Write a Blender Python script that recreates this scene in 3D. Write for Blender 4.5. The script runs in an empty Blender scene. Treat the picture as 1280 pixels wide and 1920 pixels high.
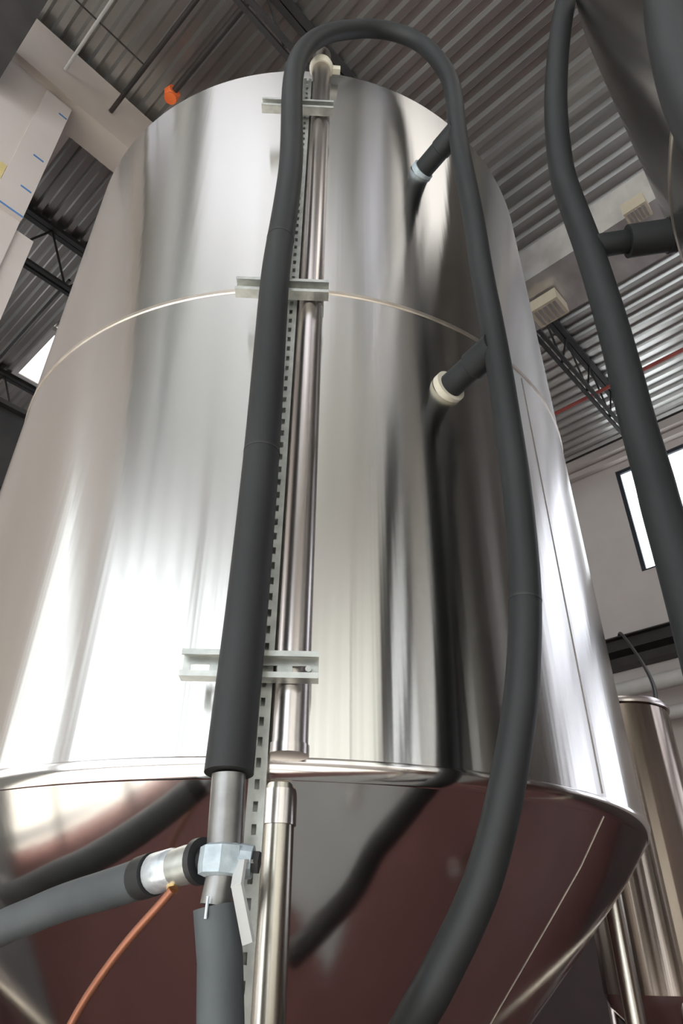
import bpy, bmesh, math, random
from mathutils import Vector, Matrix
random.seed(4)
PI = math.pi
scene = bpy.context.scene
COL = scene.collection

# ------------------------------------------------------------------ camera
cam_d = bpy.data.cameras.new('camera')
cam_d.sensor_fit = 'VERTICAL'
cam_d.sensor_height = 36.0
cam_d.sensor_width = 24.0
cam_d.lens = 36.0 * 1277.0 / 1920.0
cam_d.clip_start = 0.02
cam_d.clip_end = 100
cam = bpy.data.objects.new('camera', cam_d)
COL.objects.link(cam)
# columns of the matrix are the camera axes in the world
cam.matrix_world = Matrix(((0.678881, -0.413264, 0.606905 * -1, 0.0),
                           (-0.734220, -0.374709, 0.566140 * -1, 0.0),
                           (0.006552, 0.829943, -0.557809, 1.6),
                           (0, 0, 0, 1)))
scene.camera = cam

# ------------------------------------------------------------------ world, exposure
scene.view_settings.view_transform = 'Standard'
scene.view_settings.look = 'None'
scene.view_settings.exposure = -0.22
scene.view_settings.gamma = 1.0
scene.view_settings.use_curve_mapping = False
W = bpy.data.worlds.new('sky')
scene.world = W
W.use_nodes = True
W.node_tree.nodes['Background'].inputs[0].default_value = (0.75, 0.86, 1.0, 1)
W.node_tree.nodes['Background'].inputs[1].default_value = 1.0
PANE_COOL = 2.7      # daylight strength of the window glass
PANE_WARM = 1.6
SKY = 1.25
sun_d = bpy.data.lights.new('sun', 'SUN')
sun_d.energy = 30.0
sun_d.angle = math.radians(0.6)
sun_d.color = (1.0, 0.97, 0.91)
sun = bpy.data.objects.new('sun', sun_d)
COL.objects.link(sun)
# low sun from beyond the big windows at -X, shining along +X and down
sun.location = (-20, 0, 15)
sun.rotation_euler = Vector((1.0, 0.03, -0.90)).to_track_quat('-Z', 'Y').to_euler()


# ------------------------------------------------------------------ materials
def new_mat(name):
    m = bpy.data.materials.new(name)
    m.use_nodes = True
    nt = m.node_tree
    return m, nt, nt.nodes['Principled BSDF']


def noise_color(nt, b, c0, c1, scale=(6, 6, 6), detail=4, coord='Object', lo=0.35, hi=0.65):
    tc = nt.nodes.new('ShaderNodeTexCoord')
    mp = nt.nodes.new('ShaderNodeMapping')
    mp.inputs['Scale'].default_value = scale
    no = nt.nodes.new('ShaderNodeTexNoise')
    no.inputs['Scale'].default_value = 1.0
    no.inputs['Detail'].default_value = detail
    cr = nt.nodes.new('ShaderNodeValToRGB')
    cr.color_ramp.elements[0].position = lo
    cr.color_ramp.elements[1].position = hi
    cr.color_ramp.elements[0].color = (*c0, 1)
    cr.color_ramp.elements[1].color = (*c1, 1)
    nt.links.new(tc.outputs[coord], mp.inputs[0])
    nt.links.new(mp.outputs[0], no.inputs['Vector'])
    nt.links.new(no.outputs[0], cr.inputs[0])
    nt.links.new(cr.outputs[0], b.inputs['Base Color'])
    return no


def plain(name, c0, c1=None, rough=0.6, metal=0.0, scale=(6, 6, 6), bump=0.0, spec=None):
    m, nt, b = new_mat(name)
    b.inputs['Roughness'].default_value = rough
    b.inputs['Metallic'].default_value = metal
    if spec is not None:
        b.inputs['Specular IOR Level'].default_value = spec
    no = noise_color(nt, b, c0, c1 or c0, scale)
    if bump:
        bp = nt.nodes.new('ShaderNodeBump')
        bp.inputs['Strength'].default_value = bump
        bp.inputs['Distance'].default_value = 0.002
        nt.links.new(no.outputs[0], bp.inputs['Height'])
        nt.links.new(bp.outputs[0], b.inputs['Normal'])
    return m


def tank_steel(name, c0, c1, rough, aniso, wave=0.25, rot=0.0):
    """Brushed sheet: the grain runs round the tank, so reflections smear up and down;
    faint upright ripples in the plate break them into strips."""
    m, nt, b = new_mat(name)
    b.inputs['Metallic'].default_value = 1.0
    b.inputs['Roughness'].default_value = rough
    b.inputs['Anisotropic'].default_value = aniso
    b.inputs['Anisotropic Rotation'].default_value = rot
    tg = nt.nodes.new('ShaderNodeTangent')
    tg.direction_type = 'RADIAL'
    tg.axis = 'Z'
    nt.links.new(tg.outputs[0], b.inputs['Tangent'])
    no = noise_color(nt, b, c0, c1, (3, 3, 0.5), 3)
    tc = nt.nodes.new('ShaderNodeTexCoord')
    mp = nt.nodes.new('ShaderNodeMapping')
    mp.inputs['Scale'].default_value = (16, 16, 0.12)
    n2 = nt.nodes.new('ShaderNodeTexNoise')
    n2.inputs['Scale'].default_value = 1.0
    n2.inputs['Detail'].default_value = 3.0
    bp = nt.nodes.new('ShaderNodeBump')
    bp.inputs['Strength'].default_value = wave
    bp.inputs['Distance'].default_value = 0.004
    nt.links.new(tc.outputs['Object'], mp.inputs[0])
    nt.links.new(mp.outputs[0], n2.inputs['Vector'])
    nt.links.new(n2.outputs[0], bp.inputs['Height'])
    nt.links.new(bp.outputs[0], b.inputs['Normal'])
    return m


def emit(name, col, s):
    m, nt, b = new_mat(name)
    b.inputs['Base Color'].default_value = (0.8, 0.8, 0.8, 1)
    b.inputs['Emission Color'].default_value = (*col, 1)
    b.inputs['Emission Strength'].default_value = s
    return m


M = {}
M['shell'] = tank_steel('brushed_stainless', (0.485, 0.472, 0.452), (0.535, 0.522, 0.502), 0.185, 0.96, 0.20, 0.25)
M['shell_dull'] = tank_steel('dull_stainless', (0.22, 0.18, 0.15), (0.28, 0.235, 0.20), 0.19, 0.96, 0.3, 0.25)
M['cone'] = tank_steel('polished_stainless', (0.54, 0.52, 0.50), (0.60, 0.575, 0.555), 0.12, 0.3, 0.05)
M['weld'] = plain('weld_band', (0.48, 0.42, 0.36), (0.56, 0.50, 0.43), 0.42, 1.0, (30, 30, 30))
M['seam'] = plain('dull_seam', (0.26, 0.23, 0.20), (0.32, 0.28, 0.25), 0.5, 1.0, (30, 30, 30))
M['tube'] = plain('polished_tube', (0.52, 0.475, 0.455), (0.60, 0.55, 0.53), 0.25, 1.0, (8, 8, 1))
M['leg'] = plain('dull_leg_tube', (0.36, 0.33, 0.28), (0.44, 0.41, 0.36), 0.26, 1.0, (8, 8, 1))
M['nipple'] = plain('grey_pipe_nipple', (0.16, 0.155, 0.15), (0.24, 0.235, 0.225), 0.35, 0.7, (20, 20, 20))
M['galv'] = plain('galvanised_strut', (0.38, 0.39, 0.37), (0.50, 0.51, 0.48), 0.42, 0.75, (40, 40, 40))
M['slot'] = plain('dark_slot', (0.03, 0.03, 0.032), None, 0.8)
M['foam'] = plain('black_foam_rubber', (0.015, 0.0155, 0.016), (0.021, 0.022, 0.0226), 0.55, 0, (9, 9, 3), 0.25, 0.3)
M['foam_grey'] = plain('grey_foam_rubber', (0.045, 0.052, 0.056), (0.062, 0.070, 0.074), 0.6, 0, (9, 9, 9), 0.25)
M['tape'] = plain('silver_tape', (0.42, 0.46, 0.50), (0.66, 0.70, 0.73), 0.35, 0.6, (60, 60, 60), 0.6)
M['tape_grey'] = plain('grey_blue_wrap', (0.30, 0.35, 0.38), (0.46, 0.52, 0.56), 0.5, 0.2, (50, 50, 50), 0.5)
M['black'] = plain('black_rubber', (0.012, 0.012, 0.013), (0.02, 0.02, 0.021), 0.5)
M['brass'] = plain('brass', (0.72, 0.48, 0.22), (0.82, 0.6, 0.32), 0.3, 1.0)
M['copper'] = plain('copper', (0.25, 0.10, 0.06), (0.31, 0.125, 0.075), 0.5, 0.6)
M['lever'] = plain('lever_grey', (0.42, 0.42, 0.41), (0.5, 0.5, 0.49), 0.4, 0.4)
M['paint'] = plain('white_wall_paint', (0.54, 0.485, 0.455), (0.58, 0.52, 0.49), 0.85, 0, (2, 2, 2))
M['darkener'] = plain('grey_wall_darkener', (0.09, 0.09, 0.09), (0.12, 0.12, 0.12), 0.6, 0, (2, 2, 2))
M['darkener_brown'] = plain('brown_wall_darkener', (0.055, 0.038, 0.036), (0.075, 0.05, 0.048), 0.6, 0, (2, 2, 2))
M['panel'] = plain('white_board', (0.50, 0.445, 0.415), (0.54, 0.485, 0.455), 0.8, 0, (2, 2, 2))
M['beige'] = plain('beige_header_paint', (0.44, 0.38, 0.335), (0.48, 0.415, 0.365), 0.85, 0, (2, 2, 2))
M['floor'] = plain('red_brown_epoxy', (0.13, 0.055, 0.050), (0.17, 0.075, 0.068), 0.5, 0, (1.2, 1.2, 1.2), 0.0, 0.25)
M['concrete'] = plain('pale_concrete', (0.50, 0.49, 0.455), (0.58, 0.57, 0.53), 0.45, 0, (1.5, 1.5, 1.5))
M['grey_epoxy'] = plain('grey_epoxy', (0.36, 0.36, 0.345), (0.42, 0.42, 0.405), 0.30, 0, (1.5, 1.5, 1.5))
M['drain'] = plain('drain_grating', (0.22, 0.22, 0.22), (0.30, 0.30, 0.29), 0.4, 0.6, (20, 20, 20))
M['deck'] = plain('galvanised_deck', (0.40, 0.395, 0.38), (0.54, 0.53, 0.51), 0.31, 0.9, (1.5, 0.6, 1.5))
M['joist'] = plain('dark_joist_paint', (0.022, 0.021, 0.022), (0.035, 0.033, 0.032), 0.6)
M['frame'] = plain('dark_window_frame', (0.03, 0.035, 0.045), (0.04, 0.045, 0.055), 0.45, 0.3)
M['pipe_dark'] = plain('dark_iron_pipe', (0.035, 0.03, 0.028), (0.05, 0.042, 0.04), 0.5, 0.3)
M['pipe_white'] = plain('white_conduit', (0.55, 0.54, 0.5), (0.62, 0.6, 0.57), 0.5)
M['pipe_red'] = plain('red_pipe', (0.32, 0.06, 0.05), (0.4, 0.09, 0.07), 0.5)
M['orange'] = plain('orange_plastic', (0.80, 0.13, 0.03), (0.9, 0.2, 0.05), 0.45)
M['duct'] = plain('galvanised_duct', (0.50, 0.48, 0.47), (0.72, 0.70, 0.68), 0.34, 0.8, (2.5, 4, 2.5), 0.4)
M['register'] = plain('beige_register', (0.40, 0.34, 0.25), (0.45, 0.39, 0.29), 0.6)
M['blue'] = plain('blue_tape', (0.06, 0.16, 0.36), (0.09, 0.2, 0.42), 0.6)
M['yellow'] = plain('faded_yellow_label', (0.55, 0.45, 0.2), (0.6, 0.5, 0.25), 0.7)
M['cream'] = plain('cream_plastic', (0.52, 0.48, 0.38), (0.6, 0.56, 0.46), 0.5)
def glass_glow(name, col, s):
    m, nt, b = new_mat(name)
    nt.nodes.remove(b)
    tr = nt.nodes.new('ShaderNodeBsdfTransparent')
    tr.inputs[0].default_value = (0.92, 0.92, 0.92, 1)
    em = nt.nodes.new('ShaderNodeEmission')
    em.inputs[0].default_value = (*col, 1)
    em.inputs[1].default_value = s
    ad = nt.nodes.new('ShaderNodeAddShader')
    nt.links.new(tr.outputs[0], ad.inputs[0])
    nt.links.new(em.outputs[0], ad.inputs[1])
    nt.links.new(ad.outputs[0], nt.nodes['Material Output'].inputs[0])
    return m


M['pane_sun'] = glass_glow('clear_sunlit_glass', (0.90, 0.96, 1.0), PANE_COOL)
M['pane'] = emit('daylit_glass', (0.90, 0.96, 1.0), PANE_COOL)
M['pane_blue'] = emit('shaded_daylit_glass', (0.84, 0.88, 1.0), 3.4)
M['pane_warm'] = emit('daylit_door_glass', (0.98, 1.0, 0.88), PANE_WARM)
M['skylight'] = emit('skylight_glass', (1.0, 0.97, 0.93), 2.6)
M['skylight_cool'] = emit('skylight_glass_cool', (0.82, 0.84, 1.0), SKY)


# ------------------------------------------------------------------ builders
def link(name, verts, faces, mat, parent=None, smooth=False, loc=None):
    me = bpy.data.meshes.new(name)
    me.from_pydata([tuple(v) for v in verts], [], faces)
    me.update()
    bm = bmesh.new()
    bm.from_mesh(me)
    bmesh.ops.recalc_face_normals(bm, faces=bm.faces)
    bm.to_mesh(me)
    bm.free()
    if smooth:
        for p in me.polygons:
            p.use_smooth = True
        me.set_sharp_from_angle(angle=math.radians(40))
    me.materials.append(mat)
    o = bpy.data.objects.new(name, me)
    COL.objects.link(o)
    if parent is not None:
        o.parent = parent
    if loc is not None:
        o.location = loc
    return o


class MB:
    """collects simple solids for one mesh"""
    def __init__(self):
        self.v, self.f = [], []

    def add(self, v, f):
        n = len(self.v)
        self.v += [Vector(p) for p in v]
        self.f += [tuple(i + n for i in q) for q in f]
        return self

    def box(self, lo, hi):
        x0, y0, z0 = lo
        x1, y1, z1 = hi
        return self.add([(x0, y0, z0), (x1, y0, z0), (x1, y1, z0), (x0, y1, z0),
                         (x0, y0, z1), (x1, y0, z1), (x1, y1, z1), (x0, y1, z1)],
                        [(0, 3, 2, 1), (4, 5, 6, 7), (0, 1, 5, 4), (1, 2, 6, 5), (2, 3, 7, 6), (3, 0, 4, 7)])

    def obox(self, c, ax, ay, az, hx, hy, hz):
        c, ax, ay, az = Vector(c), Vector(ax), Vector(ay), Vector(az)
        v = []
        for k in (-1, 1):
            for (i, j) in ((-1, -1), (1, -1), (1, 1), (-1, 1)):
                v.append(c + ax * hx * i + ay * hy * j + az * hz * k)
        return self.add(v, [(0, 3, 2, 1), (4, 5, 6, 7), (0, 1, 5, 4), (1, 2, 6, 5), (2, 3, 7, 6), (3, 0, 4, 7)])

    def bar(self, a, b, w, h):
        a, b = Vector(a), Vector(b)
        d = (b - a).normalized()
        up = Vector((0, 0, 1)) if abs(d.z) < 0.95 else Vector((1, 0, 0))
        s = d.cross(up).normalized()
        u = s.cross(d).normalized()
        return self.obox((a + b) / 2, d, s, u, (b - a).length / 2, w / 2, h / 2)

    def tube(self, pts, r, n=16, caps=True):
        pts = [Vector(p) for p in pts]
        rs = r if isinstance(r, (list, tuple)) else [r] * len(pts)
        t0 = (pts[1] - pts[0]).normalized()
        ref = Vector((0, 0, 1)) if abs(t0.z) < 0.9 else Vector((1, 0, 0))
        nrm = t0.cross(ref).normalized()
        v = []
        for i, p in enumerate(pts):
            if i == 0:
                t = t0
            elif i == len(pts) - 1:
                t = (pts[i] - pts[i - 1]).normalized()
            else:
                t = ((pts[i + 1] - p).normalized() + (p - pts[i - 1]).normalized()).normalized()
            nrm = (nrm - t * nrm.dot(t)).normalized()
            bn = t.cross(nrm)
            for k in range(n):
                a = 2 * PI * k / n
                v.append(p + (nrm * math.cos(a) + bn * math.sin(a)) * rs[i])
        f = []
        for i in range(len(pts) - 1):
            for k in range(n):
                a, b = i * n + k, i * n + (k + 1) % n
                f.append((a, b, b + n, a + n))
        if caps:
            f.append(tuple(range(n - 1, -1, -1)))
            m = (len(pts) - 1) * n
            f.append(tuple(m + k for k in range(n)))
        return self.add(v, f)

    def lathe(self, prof, n=128, cap_lo=False, cap_hi=False):
        v, f = [], []
        for (r, z) in prof:
            for k in range(n):
                a = 2 * PI * k / n
                v.append((r * math.cos(a), r * math.sin(a), z))
        for i in range(len(prof) - 1):
            for k in range(n):
                a, b = i * n + k, i * n + (k + 1) % n
                f.append((a, b, b + n, a + n))
        if cap_lo:
            f.append(tuple(range(n - 1, -1, -1)))
        if cap_hi:
            m = (len(prof) - 1) * n
            f.append(tuple(m + k for k in range(n)))
        return self.add(v, f)

    def build(self, name, mat, parent=None, smooth=False, loc=None):
        return link(name, self.v, self.f, mat, parent, smooth, loc)


def smooth_path(pts, sub=6):
    P = [Vector(p) for p in pts]
    P = [P[0] * 2 - P[1]] + P + [P[-1] * 2 - P[-2]]
    out = []
    for i in range(1, len(P) - 2):
        for s in range(sub):
            t = s / sub
            a, b, c, d = P[i - 1], P[i], P[i + 1], P[i + 2]
            out.append(0.5 * ((2 * b) + (c - a) * t + (2 * a - 5 * b + 4 * c - d) * t * t + (3 * b - a - 3 * c + d) * t ** 3))
    out.append(P[-2])
    # light smoothing of the bend
    for _ in range(6):
        q = out[:]
        for i in range(1, len(out) - 1):
            q[i] = out[i] * 0.5 + (out[i - 1] + out[i + 1]) * 0.25
        out = q
    return out


def tag(o, label=None, cat=None, group=None, kind=None):
    for k, v in (('label', label), ('category', cat), ('group', group), ('kind', kind)):
        if v:
            o[k] = v
    return o


def thing(name, label, cat, loc=(0, 0, 0), group=None):
    o = bpy.data.objects.new(name, None)
    COL.objects.link(o)
    o.location = loc
    o.empty_display_size = 0.1
    return tag(o, label, cat, group)


def struct(o):
    o['kind'] = 'structure'
    return o


def grid_wall(name, axis, at, thick, u0, u1, z0, z1, holes, mat):
    """wall with rectangular openings; axis 0: plane x=at (u is y), axis 1: plane y=at (u is x)"""
    us = sorted({u0, u1, *[h[0] for h in holes], *[h[1] for h in holes]})
    zs = sorted({z0, z1, *[h[2] for h in holes], *[h[3] for h in holes]})
    mb = MB()
    for i in range(len(us) - 1):
        for j in range(len(zs) - 1):
            cu, cz = (us[i] + us[i + 1]) / 2, (zs[j] + zs[j + 1]) / 2
            if any(h[0] < cu < h[1] and h[2] < cz < h[3] for h in holes):
                continue
            a, b = sorted((at, at + thick))
            if axis == 0:
                mb.box((a, us[i], zs[j]), (b, us[i + 1], zs[j + 1]))
            else:
                mb.box((us[i], a, zs[j]), (us[i + 1], b, zs[j + 1]))
    return struct(mb.build(name, mat))


NW = [0]


def window(axis, at, out, u0, u1, z0, z1, cols, rows, pane, fw=0.05):
    """dark framed window standing in its wall opening; out = +1/-1 which way is outdoors"""
    NW[0] += 1
    e = bpy.data.objects.new('window_%d' % NW[0], None)
    COL.objects.link(e)
    e['kind'] = 'structure'

    def bx(mb, ua, ub, za, zb, d0, d1):
        a, b = sorted((at + out * d0, at + out * d1))
        if axis == 0:
            mb.box((a, ua, za), (b, ub, zb))
        else:
            mb.box((ua, a, za), (ub, b, zb))
    f = MB()
    bx(f, u0, u0 + fw, z0, z1, 0.02, 0.10)
    bx(f, u1 - fw, u1, z0, z1, 0.02, 0.10)
    bx(f, u0 + fw, u1 - fw, z0, z0 + fw * 0.6, 0.02, 0.10)
    bx(f, u0 + fw, u1 - fw, z1 - fw, z1, 0.02, 0.10)
    f.build('window_frame', M['frame'], e)
    for i in range(1, cols):
        c = u0 + (u1 - u0) * i / cols
        m = MB()
        bx(m, c - fw / 2, c + fw / 2, z0 + fw * 0.6, z1 - fw, 0.025, 0.095)
        m.build('mullion', M['frame'], e)
    for j in range(1, rows):
        c = z0 + (z1 - z0) * j / rows
        m = MB()
        bx(m, u0 + fw, u1 - fw, c - fw / 2, c + fw / 2, 0.03, 0.09)
        m.build('glazing_bar', M['frame'], e)
    g = MB()
    bx(g, u0 + fw * 0.5, u1 - fw * 0.5, z0 + 0.01, z1 - fw * 0.5, 0.055, 0.065)
    g.build('pane', pane, e)
    return e


# ------------------------------------------------------------------ the hall
X0, X1, Y0, YW, Y1, ZC = -7.0, 7.8, -7.0, 3.2, 9.0, 7.5
fl_ = struct(MB().box((X0 - 0.3, Y0 - 0.3, -0.2), (X1 + 0.3, Y1 + 0.3, 0.0)).build('floor', M['floor']))
struct(MB().box((X0, Y0, 0.0), (-0.66, YW, 0.004)).build('floor_concrete_strip', M['concrete']))
struct(MB().box((0.05, Y0, 0.0), (1.12, 0.62, 0.004)).build('floor_aisle_strip', M['grey_epoxy']))
struct(MB().box((-0.80, Y0, 0.004), (-0.70, YW, 0.008)).build('floor_drain', M['drain']))

# corrugated roof deck, flutes along Y
prof = []
pitch = 0.152
x = X0 - 0.3
while x < X1 + 0.3:
    prof += [(x, ZC), (x + 0.050, ZC), (x + 0.072, ZC + 0.040), (x + 0.130, ZC + 0.040)]
    x += pitch
v, f = [], []
for (px, pz) in prof:
    v += [(px, Y0 - 0.3, pz), (px, Y1 + 0.3, pz)]
for i in range(len(prof) - 1):
    a = 2 * i
    f.append((a, a + 1, a + 3, a + 2))
n = len(v)
v += [(prof[0][0], Y0 - 0.3, ZC + 0.12), (prof[0][0], Y1 + 0.3, ZC + 0.12), (prof[-1][0], Y0 - 0.3, ZC + 0.12), (prof[-1][0], Y1 + 0.3, ZC + 0.12)]
f.append((n, n + 1, n + 3, n + 2))
struct(link('ceiling', v, f, M['deck']))

WR = [(1.05, 2.28, 5.64, 7.16)]
WR_low = [(-2.55, -0.45, 2.4, 7.10), (-5.2, -2.85, 2.4, 7.10)]
grid_wall('wall_right', 0, X1, 0.25, Y0 - 0.25, Y1 + 0.25, 0, ZC + 0.12, WR + WR_low, M['paint'])
WB = [(-5.9, -1.65, 0.4, 6.0), (-1.55, 2.95, 0.4, 6.0)]
grid_wall('wall_back', 0, X0, -0.25, Y0 - 0.25, Y1 + 0.25, 0, ZC + 0.12, WB, M['paint'])
WF = [(-6.6, -2.8, 1.6, 5.6), (-2.7, 1.0, 1.6, 5.6)]
grid_wall('wall_front', 1, Y0, -0.25, X0, X1, 0, ZC + 0.12, WF, M['paint'])
grid_wall('wall_far', 1, Y1, 0.25, X0, X1, 0, ZC + 0.12, [(-2.5, 0.5, 3.0, 6.0), (3.5, 6.5, 3.0, 6.0)], M['paint'])
WL = [(-6.4, -4.5, 1.3, 4.6), (-4.4, -2.4, 1.3, 4.6)]
grid_wall('wall_left', 1, YW, 0.18, X0, 0.47, 0, 6.87, WL, M['panel'])
# header beam across the bay opening, a lower leaf of the wall and the pilaster board
struct(MB().box((X0, YW - 0.06, 6.87), (X1, YW + 0.20, 7.43)).build('trim_1', M['beige']))
struct(MB().box((0.47, YW + 0.02, 0.0), (0.585, YW + 0.18, 5.40)).build('trim_2', M['panel']))
struct(MB().box((X1 - 0.02, Y0, 0.0), (X1 - 0.0005, Y1, 1.95)).build('trim_9', M['darkener_brown']))  # added dark band, deepens the low wall and the cone's right-edge reflection
struct(MB().box((X0, YW - 0.02, 0.0), (0.47, YW - 0.0005, 1.15)).build('trim_8', M['darkener']))  # added unseen dark band, tones down the wall's reflection in the cone
struct(MB().box((0.28, YW - 0.035, 5.46), (0.47, YW - 0.001, 6.80)).build('trim_3', M['panel']))
struct(MB().box((-3.0, YW + 0.21, 7.38), (0.62, 4.45, 7.44)).build('trim_4', M['panel']))
struct(MB().box((X0, YW - 0.075, 6.85), (0.47, YW - 0.061, 6.885)).build('trim_5', M['beige']))
# ledger angles where the deck meets the right wall
struct(MB().box((7.62, Y0, 7.36), (7.79, YW - 0.1, 7.48)).build('trim_6', M['paint']))
struct(MB().box((7.70, Y0, 7.26), (7.79, YW - 0.1, 7.34)).build('trim_7', M['paint']))

for (a, b, c, d) in WR:
    window(0, X1, 1, a, b, c, d, 2 if b - a > 1.3 else 1, 1, M['pane'])
for (a, b, c, d) in WR_low:
    window(0, X1, 1, a, b, c, d, 2, 3, M['pane_blue'])
for (a, b, c, d) in WB:
    window(0, X0, -1, a, b, c, d, 5, 2, M['pane_sun'], 0.10)
for (a, b, c, d) in WF:
    window(1, Y0, -1, a, b, c, d, 6, 2, M['pane_warm'])
for (a, b, c, d) in WL:
    window(1, YW, 1, a, b, c, d, 4, 2, M['pane'])
for (a, b, c, d) in [(-2.5, 0.5, 3.0, 6.0), (3.5, 6.5, 3.0, 6.0)]:  # added windows, put in to light the bay beyond the opening
    window(1, Y1, 1, a, b, c, d, 3, 2, M['pane'])


def skylight(x0, x1, y0, y1, mat):
    NW[0] += 1
    sk = bpy.data.objects.new('window_%d' % NW[0], None)
    COL.objects.link(sk)
    sk['kind'] = 'structure'
    MB().box((x0, y0, 7.455), (x1, y1, 7.47)).build('pane', mat, sk)
    fr = MB()
    w = 0.06
    for (lo, hi) in [((x0 - w, y0 - w, 7.44), (x0, y1 + w, 7.499)), ((x1, y0 - w, 7.44), (x1 + w, y1 + w, 7.499)),
                     ((x0, y0 - w, 7.44), (x1, y0, 7.499)), ((x0, y1, 7.44), (x1, y1 + w, 7.499))]:
        fr.box(lo, hi)
    fr.build('window_frame', M['pipe_white'], sk)


skylight(1.62, 3.6, 5.9, 6.76, M['skylight'])
skylight(-2.6, -1.05, -2.6, -0.62, M['skylight_cool'])
skylight(-2.6, -1.05, -0.46, 1.5, M['skylight_cool'])
skylight(-0.85, 0.45, -2.9, -1.55, M['skylight_cool'])  # added unseen panel, brightens the reflection on the upper shell
skylight(-1.0, -0.35, 2.45, 3.05, M['skylight_cool'])  # unseen panel added for the pale streak on the shell's left
skylight(0.9, 2.3, -2.6, -1.1, M['skylight'])  # unseen panel added for the white band high on the shell

# ------------------------------------------------------------------ tank A: the big fermenter
CX, CY, R = 1.2836, 1.4008, 0.8655
ZB, ZT, ZS = 1.845, 4.005, 2.915


def fermenter(cx, cy, label, seams=(-91.3,), leg_angles=(-132.8, -42.5, 47.5, 137.5), manifold=False):
    t = thing('fermentation_tank', label, 'tank', (cx, cy, 0))
    MB().lathe([(R, ZB + 0.012), (R, ZT - 0.006), (R - 0.006, ZT)], 192).build('shell', M['shell'], t, True)
    MB().lathe([(R - 0.006, ZT), (R - 0.03, ZT + 0.002), (R - 0.12, ZT + 0.06), (R * 0.62, ZT + 0.15), (R * 0.3, ZT + 0.2), (0.02, ZT + 0.215)], 128, cap_hi=True).build('dome', M['shell'], t, True)
    MB().lathe([(R - 0.002, ZB + 0.015), (R + 0.005, ZB + 0.012), (R + 0.006, ZB + 0.007), (R - 0.003, ZB - 0.016), (R - 0.006, ZB - 0.018)], 192).build('lower_rim', M['cone'], t, True)
    MB().lathe([(R - 0.001, ZS - 0.009), (R + 0.0025, ZS - 0.005), (R + 0.0025, ZS + 0.005), (R - 0.001, ZS + 0.009)], 192).build('weld_band', M['weld'], t, True)
    zc = ZB - 0.018
    prof = [(R - 0.006, zc)]
    for (r, dz) in ((0.80, 0.075), (0.72, 0.160), (0.60, 0.285), (0.45, 0.445), (0.30, 0.61), (0.15, 0.78), (0.06, 0.88), (0.05, 0.93)):
        prof.append((r, zc - dz))
    MB().lathe(prof[::-1], 192, cap_lo=True).build('cone', M['cone'], t, True)
    for s in seams:
        a = math.radians(s)
        d = Vector((math.cos(a), math.sin(a), 0))
        tt = Vector((-d.y, d.x, 0))
        MB().obox(d * (R + 0.0004) + Vector((0, 0, (ZB + ZS) / 2)), d, tt, (0, 0, 1), 0.0008, 0.0011, (ZS - ZB) / 2 - 0.02).build('upright_seam', M['seam'], t)
        mb = MB()
        mb.tube([d * (r_ + 0.0005) + Vector((0, 0, z_)) for (r_, z_) in prof[:-2]], 0.0014, 8)
        mb.build('cone_seam', M['seam'], t, True)
    for la in leg_angles:
        a = math.radians(la)
        d = Vector((math.cos(a), math.sin(a), 0)) * 0.84
        lg = MB().tube([d + Vector((0, 0, 0.03)), d + Vector((0, 0, ZB - 0.02))], 0.0235, 24).build('leg', M['leg'], t, True)
        MB().tube([d + Vector((0, 0, ZB - 0.075)), d + Vector((0, 0, ZB - 0.028))], 0.0262, 24).build('leg_collar', M['tube'], lg, True)
        MB().tube([d + Vector((0, 0, 0.0)), d + Vector((0, 0, 0.012)), d + Vector((0, 0, 0.03))], [0.06, 0.06, 0.03], 24).build('foot_pad', M['tube'], lg, True)
    return t


tankA = fermenter(CX, CY, 'large brushed stainless cone-bottom fermentation tank filling the middle of the photo')

# upright polished riser tube on the shell, with cap ring at the rim and elbow over the top
d0 = Vector((0.686 - CX, 0.742 - CY, 0)).normalized()
ro = d0 * (R + 0.0325)
riser = MB().tube([ro + Vector((0, 0, 1.862)), ro + Vector((0, 0, 4.02)), ro + d0 * -0.012 + Vector((0, 0, 4.06)), ro + d0 * -0.05 + Vector((0, 0, 4.095)), ro + d0 * -0.14 + Vector((0, 0, 4.10))], 0.029, 32).build('riser_tube', M['tube'], tankA, True)
MB().tube([ro + Vector((0, 0, 1.852)), ro + Vector((0, 0, 1.866))], 0.0308, 32).build('end_cap', M['tube'], riser, True)
tg_ = Vector((-d0.y, d0.x, 0))
cl = MB()
cl.tube([ro + Vector((0, 0, 3.93)), ro + Vector((0, 0, 3.95)), ro + Vector((0, 0, 3.97))], [0.033, 0.038, 0.033], 32)
cl.obox(ro + tg_ * 0.045 + Vector((0, 0, 3.95)), d0, tg_, (0, 0, 1), 0.008, 0.014, 0.012)
cl.build('pipe_clamp', M['cream'], riser, True)

# ------------------------------------------------------------------ strut frame in front of the shell
st = thing('strut_frame', 'galvanised slotted strut upright with three crossbars on the tank front', 'strut', (0.655, 0.766, 0))
dv = Vector((0.655 - CX, 0.766 - CY, 0)).normalized()       # outward
tv = Vector((-dv.y, dv.x, 0))                                # along the shell
if tv.x < 0:
    tv = -tv


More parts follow.
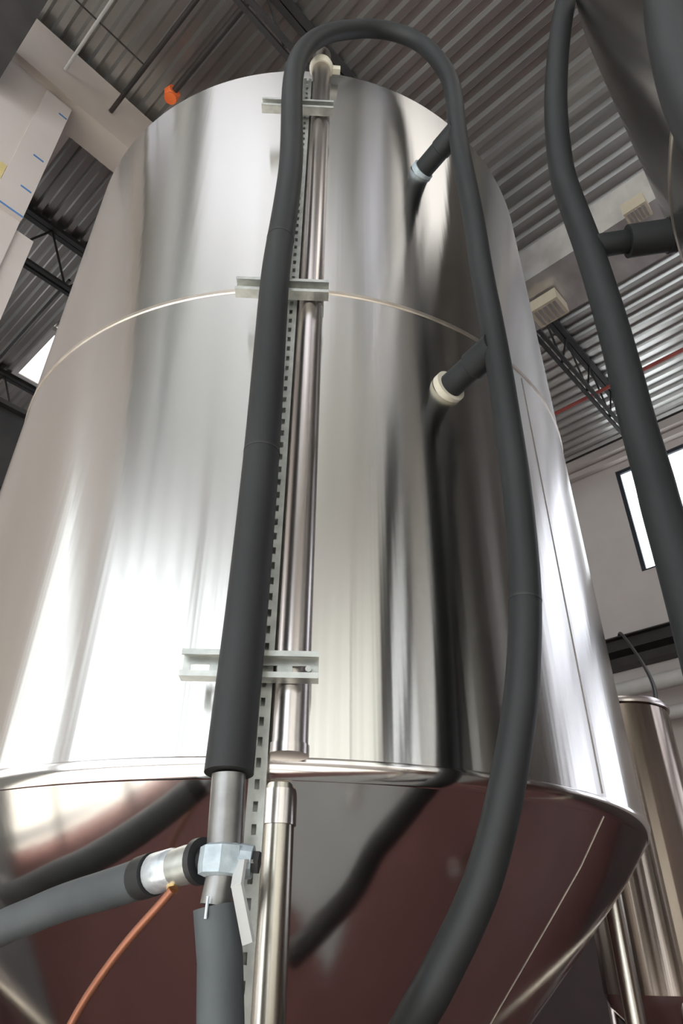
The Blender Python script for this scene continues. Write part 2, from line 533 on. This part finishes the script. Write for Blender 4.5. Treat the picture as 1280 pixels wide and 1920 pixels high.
def slotted_channel(a, along, across, outw, length, width, depth, lip, pitch_, slot_w, slot_l, backface_front=False):
    """U channel: web with punched slots, two flanges with lips; a = start corner centre of web"""
    mb = MB()
    a, along, across, outw = Vector(a), Vector(along), Vector(across), Vector(outw)
    th = 0.0013
    # web strips either side of the slots
    for s in (-1, 1):
        w2 = (width / 2 - slot_w / 2) / 2
        mb.obox(a + along * length / 2 + across * s * (slot_w / 2 + w2), along, across, outw, length / 2, w2, th)
    nslot = int(length / pitch_)
    for k in range(nslot + 1):
        c0 = k * pitch_ - (pitch_ - slot_l) / 2
        c1 = k * pitch_ + (pitch_ - slot_l) / 2
        c0, c1 = max(0, c0), min(length, c1)
        if c1 - c0 > 0.001:
            mb.obox(a + along * (c0 + c1) / 2, along, across, outw, (c1 - c0) / 2, slot_w / 2, th * 0.98)
    for s in (-1, 1):
        mb.obox(a + along * length / 2 + across * s * (width / 2 - th) + outw * depth / 2, along, across, outw, length / 2, th, depth / 2)
        mb.obox(a + along * length / 2 + across * s * (width / 2 - lip / 2) + outw * (depth - th), along, across, outw, length / 2, lip / 2, th * 1.5)
    return mb


pv = Vector((0.655, 0.766, 0)) - st.location
zz = Vector((0, 0, 1))
# the upright shows its slotted web to the room: web out, flanges back towards the shell
up_ = slotted_channel(Vector((0, 0, 0.0)) + dv * 0.020, zz, tv, -dv, 3.84, 0.024, 0.018, 0.006, 0.0285, 0.0065, 0.0130)
up_.obox(dv * 0.003 + zz * 1.92, zz, tv, dv, 1.92, 0.012, 0.001)  # added back plate keeps light out, so the slots read dark
upo = up_.build('upright', M['galv'], st)
for z_, dn in ((3.612, 0), (2.822, 1), (1.968, 2)):
    cpos = Vector((0.612, 0.741, 0)) - Vector((0.655, 0.766, 0)) + dv * 0.0
    c = Vector((0, 0, z_)) + dv * 0.036 + tv * -0.020
    slotted_channel(c - tv * 0.100, tv, zz, dv, 0.200, 0.041, 0.022, 0.0085, 0.05, 0.011, 0.028).build('crossbar', M['galv'], st)
    for s in (-0.04, 0.085):
        b_ = MB().tube([c + tv * s - dv * 0.062, c + tv * s + dv * 0.006], 0.005, 10)
        b_.build('standoff_bolt', M['galv'], st)

# ------------------------------------------------------------------ insulated hose looping over the tank front
# two upright legs, at (0.57, 0.72) and (0.944, 0.442), joined by an arch above the rim
HA = [(0.565,0.719,1.806),(0.570,0.723,1.912),(0.571,0.721,2.032),(0.572,0.721,2.170),(0.572,0.721,2.331),(0.570,0.722,2.521),(0.567,0.724,2.775),(0.569,0.723,2.892),(0.573,0.720,3.010),(0.576,0.717,3.140),(0.577,0.717,3.257),(0.572,0.720,3.409),(0.566,0.725,3.575),(0.568,0.727,3.735),(0.585,0.721,3.868),(0.616,0.703,3.976),(0.659,0.677,4.065),(0.717,0.638,4.131),(0.777,0.597,4.178),(0.833,0.553,4.183),(0.881,0.514,4.154),(0.916,0.482,4.086),(0.936,0.453,3.956),(0.946,0.440,3.847),(0.946,0.439,3.730),(0.943,0.443,3.608),(0.942,0.445,3.494),(0.942,0.445,3.386),(0.943,0.443,3.260),(0.944,0.442,3.121),(0.943,0.444,2.921),(0.944,0.442,2.754),(0.944,0.442,2.602),(0.942,0.443,2.494),(0.941,0.444,2.388),(0.939,0.447,2.292),(0.937,0.452,2.205),(0.934,0.458,2.124),(0.929,0.467,2.050),(0.923,0.484,1.956),(0.919,0.498,1.902),(0.914,0.513,1.850),(0.910,0.530,1.801),(0.906,0.551,1.748),(0.899,0.574,1.696),(0.892,0.604,1.647),(0.885,0.628,1.612),(0.879,0.653,1.577),(0.885,0.694,1.538),(0.889,0.730,1.500),(0.876,0.790,1.427),(0.852,0.859,1.337)]
hoseA = thing('insulated_hose', 'black foam insulated hose arching over the top of the big tank', 'hose', (0.538, 0.684, 0))
off = hoseA.location.copy()
rel = [Vector(p) - off for p in HA]
pa = smooth_path(rel)
ra = [0.0315 - 0.0055 * min(1, i / (len(pa) * 0.45)) for i in range(len(pa))]
MB().tube(pa, ra, 28).build('foam_sleeve', M['foam'], hoseA, True)


for (zj, leg) in ((2.32, 0), (2.93, 0), (2.10, 1)):
    best = min((i for i in range(2, len(pa) - 2) if (i > len(pa) * 0.5) == bool(leg)), key=lambda i: abs(pa[i].z - zj))
    dj = (pa[best + 1] - pa[best - 1]).normalized()
    MB().tube([pa[best] - dj * 0.002, pa[best] + dj * 0.002], ra[best] + 0.0006, 28).build('sleeve_joint', M['black'], hoseA, True)


def stub(parent, a, b, origin, r1, r2, rr, ring_mat):
    """insulated branch from the hose (a) to the tank wall (b) with an end ring on the wall"""
    a, b, o = Vector(a) - origin, Vector(b) - origin, 0
    d = (b - a).normalized()
    L = (b - a).length
    s = MB()
    s.tube([a, a + d * L * 0.46, a + d * L * 0.48], [r1, r1, r1 * 0.9], 24)
    s.tube([a + d * L * 0.47, a + d * L * 0.97], r2, 24)
    so = s.build('branch_sleeve', M['foam'], parent, True)
    MB().tube([b - d * 0.012, b + d * 0.004], [rr, rr], 28).build('wall_ring', ring_mat, so, True)
    return so


stub(hoseA, (0.944, 0.442, 2.690), (0.980, 0.590, 2.690), off, 0.033, 0.029, 0.039, M['cream'])
stub(hoseA, (0.943, 0.443, 3.570), (0.972, 0.594, 3.570), off, 0.031, 0.029, 0.034, M['tape_grey'])

# ------------------------------------------------------------------ valve under the left leg, lower pipe, branch hose
vo = Vector((0.571, 0.722, 1.71))
va = thing('ball_valve', 'grey wrapped ball valve with a hanging flat lever below the black hose', 'valve', vo)
rv = lambda p: Vector(p) - vo
MB().tube([rv((0.5665, 0.7205, 1.8055)), rv((0.571, 0.722, 1.7245))], 0.0215, 24).build('upper_nipple', M['nipple'], va, True)
body = MB()
body.tube([rv((0.571, 0.722, 1.725)), rv((0.571, 0.722, 1.722)), rv((0.571, 0.722, 1.702)), rv((0.570, 0.722, 1.692)), rv((0.570, 0.722, 1.690))], [0.022, 0.0285, 0.0295, 0.0275, 0.020], 8)
body.tube([rv((0.571, 0.722, 1.708)), rv((0.594, 0.694, 1.706))], [0.022, 0.018], 12)
body.build('valve_body', M['tape_grey'], va)
MB().tube([rv((0.570, 0.722, 1.691)), rv((0.567, 0.724, 1.6605))], 0.0175, 20).build('lower_nipple', M['nipple'], va, True)
MB().tube([rv((0.594, 0.694, 1.706)), rv((0.599, 0.688, 1.7055))], 0.013, 6).build('stem_nut', M['black'], va)
lv = MB()
for (p, q, w) in (((0.572, 0.690, 1.704), (0.566, 0.686, 1.678), 0.018), ((0.566, 0.686, 1.680), (0.579, 0.674, 1.623), 0.017), ((0.594, 0.692, 1.706), (0.571, 0.690, 1.704), 0.014)):
    lv.bar(rv(p), rv(q), w, 0.004)
lv.build('lever', M['lever'], va)

lp = thing('insulated_pipe', 'grey foam insulated pipe running down below the ball valve', 'pipe', (0.58, 0.713, 0))
ol = lp.location.copy()
MB().tube([Vector(p) - ol for p in ((0.5675, 0.7235, 1.660), (0.576, 0.717, 1.608), (0.581, 0.713, 1.551), (0.586, 0.710, 1.45), (0.590, 0.708, 1.0), (0.590, 0.708, 0.0))], 0.0255, 28).build('foam_sleeve', M['foam_grey'], lp, True)
zt = MB()
zt.tube([Vector((0.5445, 0.7095, 1.668)) - ol, Vector((0.5440, 0.7095, 1.646)) - ol], 0.0018, 8)
zt.build('zip_tie', M['tape'], lp, True)

HB = [(0.20, 2.00, 1.10), (0.32, 1.82, 1.30), (0.444,1.516,1.496),(0.504,1.366,1.592),(0.529,1.184,1.648),(0.541,1.116,1.663),(0.550,1.051,1.677),(0.555,0.937,1.689),(0.5555,0.867,1.697)]
hb = thing('branch_hose', 'grey foam insulated hose coming round from the left to the ball valve', 'hose', (0.555, 0.867, 1.697))
ob = hb.location.copy()
MB().tube(smooth_path([Vector(p) - ob for p in HB]), 0.0245, 24).build('foam_sleeve', M['foam_grey'], hb, True)
cpl = [Vector(p) - ob for p in ((0.555, 0.868, 1.697), (0.556, 0.842, 1.700), (0.561, 0.802, 1.705), (0.566, 0.764, 1.709), (0.567, 0.755, 1.7095), (0.570, 0.738, 1.710))]
MB().tube([cpl[0], cpl[1]], 0.0258, 24).build('end_cuff', M['foam'], hb, True)
MB().tube([cpl[1], cpl[1].lerp(cpl[2], 0.1), cpl[1].lerp(cpl[2], 0.9), cpl[2]], [0.0215, 0.0240, 0.0235, 0.0215], 24).build('tape_band', M['tape'], hb, True)
MB().tube([cpl[2], cpl[2].lerp(cpl[3], 0.5), cpl[3]], [0.0215, 0.0225, 0.0215], 24).build('coupling', M['galv'], hb, True)
MB().tube([cpl[3], cpl[4]], 0.0265, 24).build('gasket', M['black'], hb, True)
MB().tube([cpl[4], cpl[5]], 0.015, 20).build('coupling_nipple', M['black'], hb, True)

bt = thing('copper_reflection', 'thin copper streak imitating a reflection on the cone, under a brass fitting', 'tube', (0.556, 0.795, 1.683))
od = bt.location.copy()
MB().tube([Vector(p) - od for p in ((0.5595, 0.803, 1.690), (0.556, 0.796, 1.6795))], 0.0075, 8).build('brass_fitting', M['brass'], bt)
MB().tube(smooth_path([Vector(p) - od for p in ((0.556, 0.796, 1.680), (0.553, 0.815, 1.664), (0.545, 0.851, 1.634), (0.539, 0.890, 1.598), (0.537, 0.937, 1.552), (0.536, 0.975, 1.49), (0.535, 1.00, 1.40))]), 0.0052, 12).build('reflection_streak', M['copper'], bt, True)  # added tube shaped like the soft copper reflection in the cone

# ------------------------------------------------------------------ the neighbour tank on the right and its hoses
NX, NY = 1.30, -0.77
tankN = fermenter(NX, NY, 'neighbouring stainless tank cut off by the upper right corner', seams=(150,), leg_angles=(-45, 45, 135, -135))
H2 = [(1.085,-0.02,4.40),(1.080,0.011,4.233),(1.076,0.089,4.053),(1.068,0.158,3.796),(1.060,0.208,3.545),(1.054,0.234,3.329),(1.052,0.242,3.205),(1.054,0.237,3.013),(1.054,0.235,2.875),(1.044,0.234,2.693),(1.033,0.236,2.536),(1.022,0.239,2.398),(1.012,0.238,2.275),(1.002,0.238,2.221),(0.992,0.237,2.110),(0.972,0.235,1.979),(0.952,0.233,1.864),(0.92,0.225,1.70),(0.87,0.20,1.45),(0.80,0.15,1.15)]
h2 = thing('insulated_hose', 'black foam insulated hose hanging down the right side, with branch pipe to the right', 'hose', (1.054, 0.235, 0))
o2 = h2.location.copy()
MB().tube(smooth_path([Vector(p) - o2 for p in H2]), 0.0305, 28).build('foam_sleeve', M['foam'], h2, True)
stub(h2, (1.054, 0.237, 2.945), (1.160, 0.084, 2.955), o2, 0.026, 0.036, 0.039, M['foam'])
H3 = [(0.742,-0.135,3.22),(0.733,-0.100,3.098),(0.726,-0.076,2.989),(0.718,-0.058,2.879),(0.709,-0.045,2.771),(0.699,-0.036,2.667),(0.689,-0.033,2.573),(0.679,-0.034,2.482),(0.669,-0.041,2.388),(0.655,-0.06,2.28),(0.63,-0.10,2.12),(0.60,-0.16,1.95)]
h3 = thing('insulated_hose', 'dark insulated hose close by at the upper right edge, before the neighbouring tank', 'hose', (0.70, -0.04, 0))
o3 = h3.location.copy()
MB().tube(smooth_path([Vector(p) - o3 for p in [(0.80, -0.30, 3.55), (0.765, -0.20, 3.38)] + H3]), 0.036, 28).build('foam_sleeve', M['foam'], h3, True)

# ------------------------------------------------------------------ small stainless tank far right
tx, ty, tr = 4.568, 1.772, 0.35
t3 = thing('storage_tank', 'slim stainless tank standing further back at the lower right', 'tank', (tx, ty, 0))
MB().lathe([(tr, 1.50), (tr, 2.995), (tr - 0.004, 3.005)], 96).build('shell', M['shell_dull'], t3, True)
MB().lathe([(tr - 0.02, 3.005), (tr + 0.010, 3.01), (tr + 0.014, 3.03), (tr + 0.006, 3.048), (tr - 0.05, 3.06), (0.1, 3.13), (0.01, 3.135)], 96, cap_hi=True).build('top_rim', M['tube'], t3, True)
MB().lathe([(0.05, 1.02), (0.06, 1.07), (tr - 0.02, 1.44), (tr, 1.50)], 96, cap_lo=True).build('cone', M['cone'], t3, True)
for a in (30, 120, 210, 300):
    d = Vector((math.cos(math.radians(a)), math.sin(math.radians(a)), 0)) * (tr - 0.03)
    MB().tube([d, d + Vector((0, 0, 1.5))], 0.022, 16).build('leg', M['tube'], t3, True)

# ------------------------------------------------------------------ roof steel, pipes, duct
def joist(y, xa, xb, label):
    t = thing('bar_joist', label, 'joist', ((xa + xb) / 2, y, 6.85), 'open web joists under the deck')
    ox = (xa + xb) / 2
    tc = MB()
    for s in (-1, 1):
        tc.box((xa - ox, s * 0.03 - 0.025, 0.60), (xb - ox, s * 0.03 + 0.025, 0.648))
    tc.build('top_chord', M['joist'], t)
    bc = MB()
    for s in (-1, 1):
        bc.box((xa - ox + 0.4, s * 0.03 - 0.018, 0.0), (xb - ox - 0.4, s * 0.03 + 0.018, 0.035))
    bc.build('bottom_chord', M['joist'], t)
    w = MB()
    nseg = max(2, int((xb - xa) / 0.55))
    for k in range(nseg):
        x_a = xa - ox + (xb - xa) * k / nseg
        x_b = xa - ox + (xb - xa) * (k + 1) / nseg
        xm = (x_a + x_b) / 2
        if xm > xa - ox + 0.35 and xm < xb - ox - 0.35:
            w.tube([(x_a, 0, 0.61), (xm, 0, 0.02)], 0.011, 8)
            w.tube([(xm, 0, 0.02), (x_b, 0, 0.61)], 0.011, 8)
    w.build('web', M['joist'], t)
    return t


joist(1.74, X0 + 0.02, X1 - 0.02, 'dark open web roof joist passing behind the top of the big tank')
joist(4.72, X0 + 0.02, X1 - 0.02, 'dark open web roof joist through the opening beside the white wall board')
joist(6.95, X0 + 0.02, X1 - 0.02, 'dark roof joist furthest back, beyond the bright skylight')


def run_pipe(name, label, cat, mat, pts, r, group=None):
    o = Vector(pts[0])
    ob_ = MB().tube([Vector(p) - o for p in pts], r, 14).build(name, mat, None, True, o)
    return tag(ob_, label, cat, group)


run_pipe('iron_pipe', 'dark thin iron pipe under the deck, ending against the beige header', 'pipe', M['pipe_dark'], [(0.706, 3.13, 7.1), (0.706, -6.9, 7.1)], 0.018)
sp = thing('sprinkler_pipe', 'dark iron pipe under the deck with an orange end cap', 'pipe', (0.951, 2.62, 7.1))
MB().tube([(0, 0.02, 0), (0, -9.5, 0)], 0.024, 14).build('pipe', M['pipe_dark'], sp, True)
oc = MB()
oc.tube([(0, 0.02, 0), (0, 0.07, 0.0), (0, 0.11, 0)], [0.05, 0.06, 0.035], 14)
oc.tube([(0, 0.06, 0), (0, 0.06, -0.07)], [0.03, 0.045], 12)
oc.build('end_cap', M['orange'], sp, True)
run_pipe('conduit', 'pale thin conduit under the deck at the upper left', 'conduit', M['pipe_white'], [(0.318, 3.13, 7.12), (0.305, -6.9, 7.12)], 0.012)
run_pipe('cross_conduit', 'thin grey conduit crossing under the deck flutes at the upper left', 'conduit', M['pipe_dark'], [(-4.0, 2.69, 7.16), (0.73, 2.69, 7.16)], 0.006)
run_pipe('branch_pipe', 'thin dark pipe under the far deck, seen through the opening at left', 'pipe', M['pipe_dark'], [(1.305, 4.89, 7.2), (1.305, 8.9, 7.2)], 0.016)
run_pipe('red_pipe', 'thin red sprinkler pipe under the deck near the right wall', 'pipe', M['pipe_red'], [(6.15, 3.13, 7.1), (6.15, -6.9, 7.1)], 0.022)

du = thing('air_duct', 'galvanised rectangular air duct under the deck, behind the right hose', 'duct', (4.0, 0, 6.42))
MB().box((-0.27, -6.8, 0.0), (0.27, 3.1, 0.38)).build('duct_body', M['duct'], du)
for y_ in (-3.6, -2.4, -1.2, 0.05, 0.92, 1.75, 2.6):
    fl = MB()
    fl.box((-0.29, y_ - 0.012, -0.018), (0.29, y_ + 0.012, 0.0))
    fl.box((-0.29, y_ - 0.012, 0.0), (-0.27, y_ + 0.012, 0.39))
    fl.box((0.27, y_ - 0.012, 0.0), (0.29, y_ + 0.012, 0.39))
    fl.build('flange', M['galv'], du)
for (x_, y_, q_) in ((0.04, 1.36, 0.11), (-0.34, 0.42, 0.07)):
    rg = MB()
    rg.box((x_ - q_, y_ - q_ * 1.2, -0.14), (x_ + q_, y_ + q_ * 1.2, -0.02))
    ro_ = rg.build('register_boot', M['register'], du)
    gl = MB()
    for k in range(5):
        gl.box((x_ - q_ * 0.8, y_ - q_ * 0.95 + k * q_ * 0.4, -0.146), (x_ + q_ * 0.8, y_ - q_ * 0.72 + k * q_ * 0.4, -0.1405))
    gl.build('grille', M['duct'], ro_)

# ------------------------------------------------------------------ right wall: steel beam, white pipe, cable
bm_ = MB()
bm_.box((7.60, Y0 + 0.02, 4.66), (7.79, YW - 0.1, 4.80))
bm_.box((7.52, Y0 + 0.02, 4.80), (7.79, YW - 0.1, 4.815))
bm_.box((7.52, Y0 + 0.02, 4.645), (7.79, YW - 0.1, 4.66))
tag(bm_.build('steel_beam', M['pipe_dark']), 'dark steel beam running along the right wall below the window', 'beam')
bm2 = MB()
bm2.box((7.62, Y0 + 0.02, 4.50), (7.79, YW - 0.1, 4.60))
tag(bm2.build('steel_rail', M['pipe_dark']), 'thinner dark steel rail just under the wall beam at right', 'rail')
run_pipe('white_pipe', 'thick white pipe along the right wall above the slim tank', 'pipe', M['pipe_white'], [(7.45, 3.1, 4.17), (7.45, -6.9, 4.17)], 0.085)
run_pipe('ledge_pipe', 'second white pipe along the right wall, lower and partly hidden', 'pipe', M['pipe_white'], [(7.55, 3.1, 3.86), (7.55, -6.9, 3.86)], 0.07)
tag(MB().tube(smooth_path([(7.60, 2.66, 4.84), (7.46, 2.58, 4.82), (6.833, 2.269, 4.310), (6.279, 2.033, 3.931), (5.623, 1.787, 3.521), (4.95, 1.60, 3.14), (4.75, 1.66, 3.12)]), 0.016, 12).build('power_cable', M['black'], None, True),
    'black cable sagging from the wall beam down to the slim tank top', 'cable')

# ------------------------------------------------------------------ left edge: column, platform beam, tape marks
cl_ = MB()
cl_.box((-0.26, Y0 + 0.02, 6.40), (0.016, YW - 0.062, 6.415))
cl_.box((-0.26, Y0 + 0.02, 6.785), (0.016, YW - 0.062, 6.80))
cl_.box((-0.135, Y0 + 0.02, 6.415), (-0.120, YW - 0.062, 6.785))
tag(cl_.build('roof_beam', M['joist']), 'dark steel roof beam crossing the upper left corner before the white wall', 'beam')
pb_ = MB()
pb_.box((0.62, 3.46, 3.80), (3.0, 3.48, 4.33))
pb_.box((0.62, 3.42, 4.30), (3.0, 3.62, 4.33))
pb_.box((0.62, 3.42, 3.78), (3.0, 3.62, 3.81))
tag(pb_.build('platform_beam', M['joist']), 'black steel platform beam at the left edge behind the big tank', 'beam')
for (x_, z_, w_, lab) in ((0.435, 6.66, 0.03, 'small blue tape mark nearest the beige header'), (0.41, 6.07, 0.035, 'short blue tape mark in the middle of the white board'),
                          (0.42, 5.72, 0.035, 'short blue tape mark just above the long blue line'), (0.37, 5.47, 0.10, 'long blue tape line across the foot of the white board')):
    tag(MB().box((x_ - w_, YW - 0.0365, z_ - 0.008), (min(x_ + w_, 0.468), YW - 0.0352, z_ + 0.008)).build('tape_mark', M['blue']), lab, 'tape', 'blue tape marks on the white board')
tag(MB().box((0.235, YW - 0.006, 5.70), (0.275, YW - 0.001, 5.84)).build('wall_label', M['yellow']), 'faded yellow label on the white wall at the left edge', 'label')
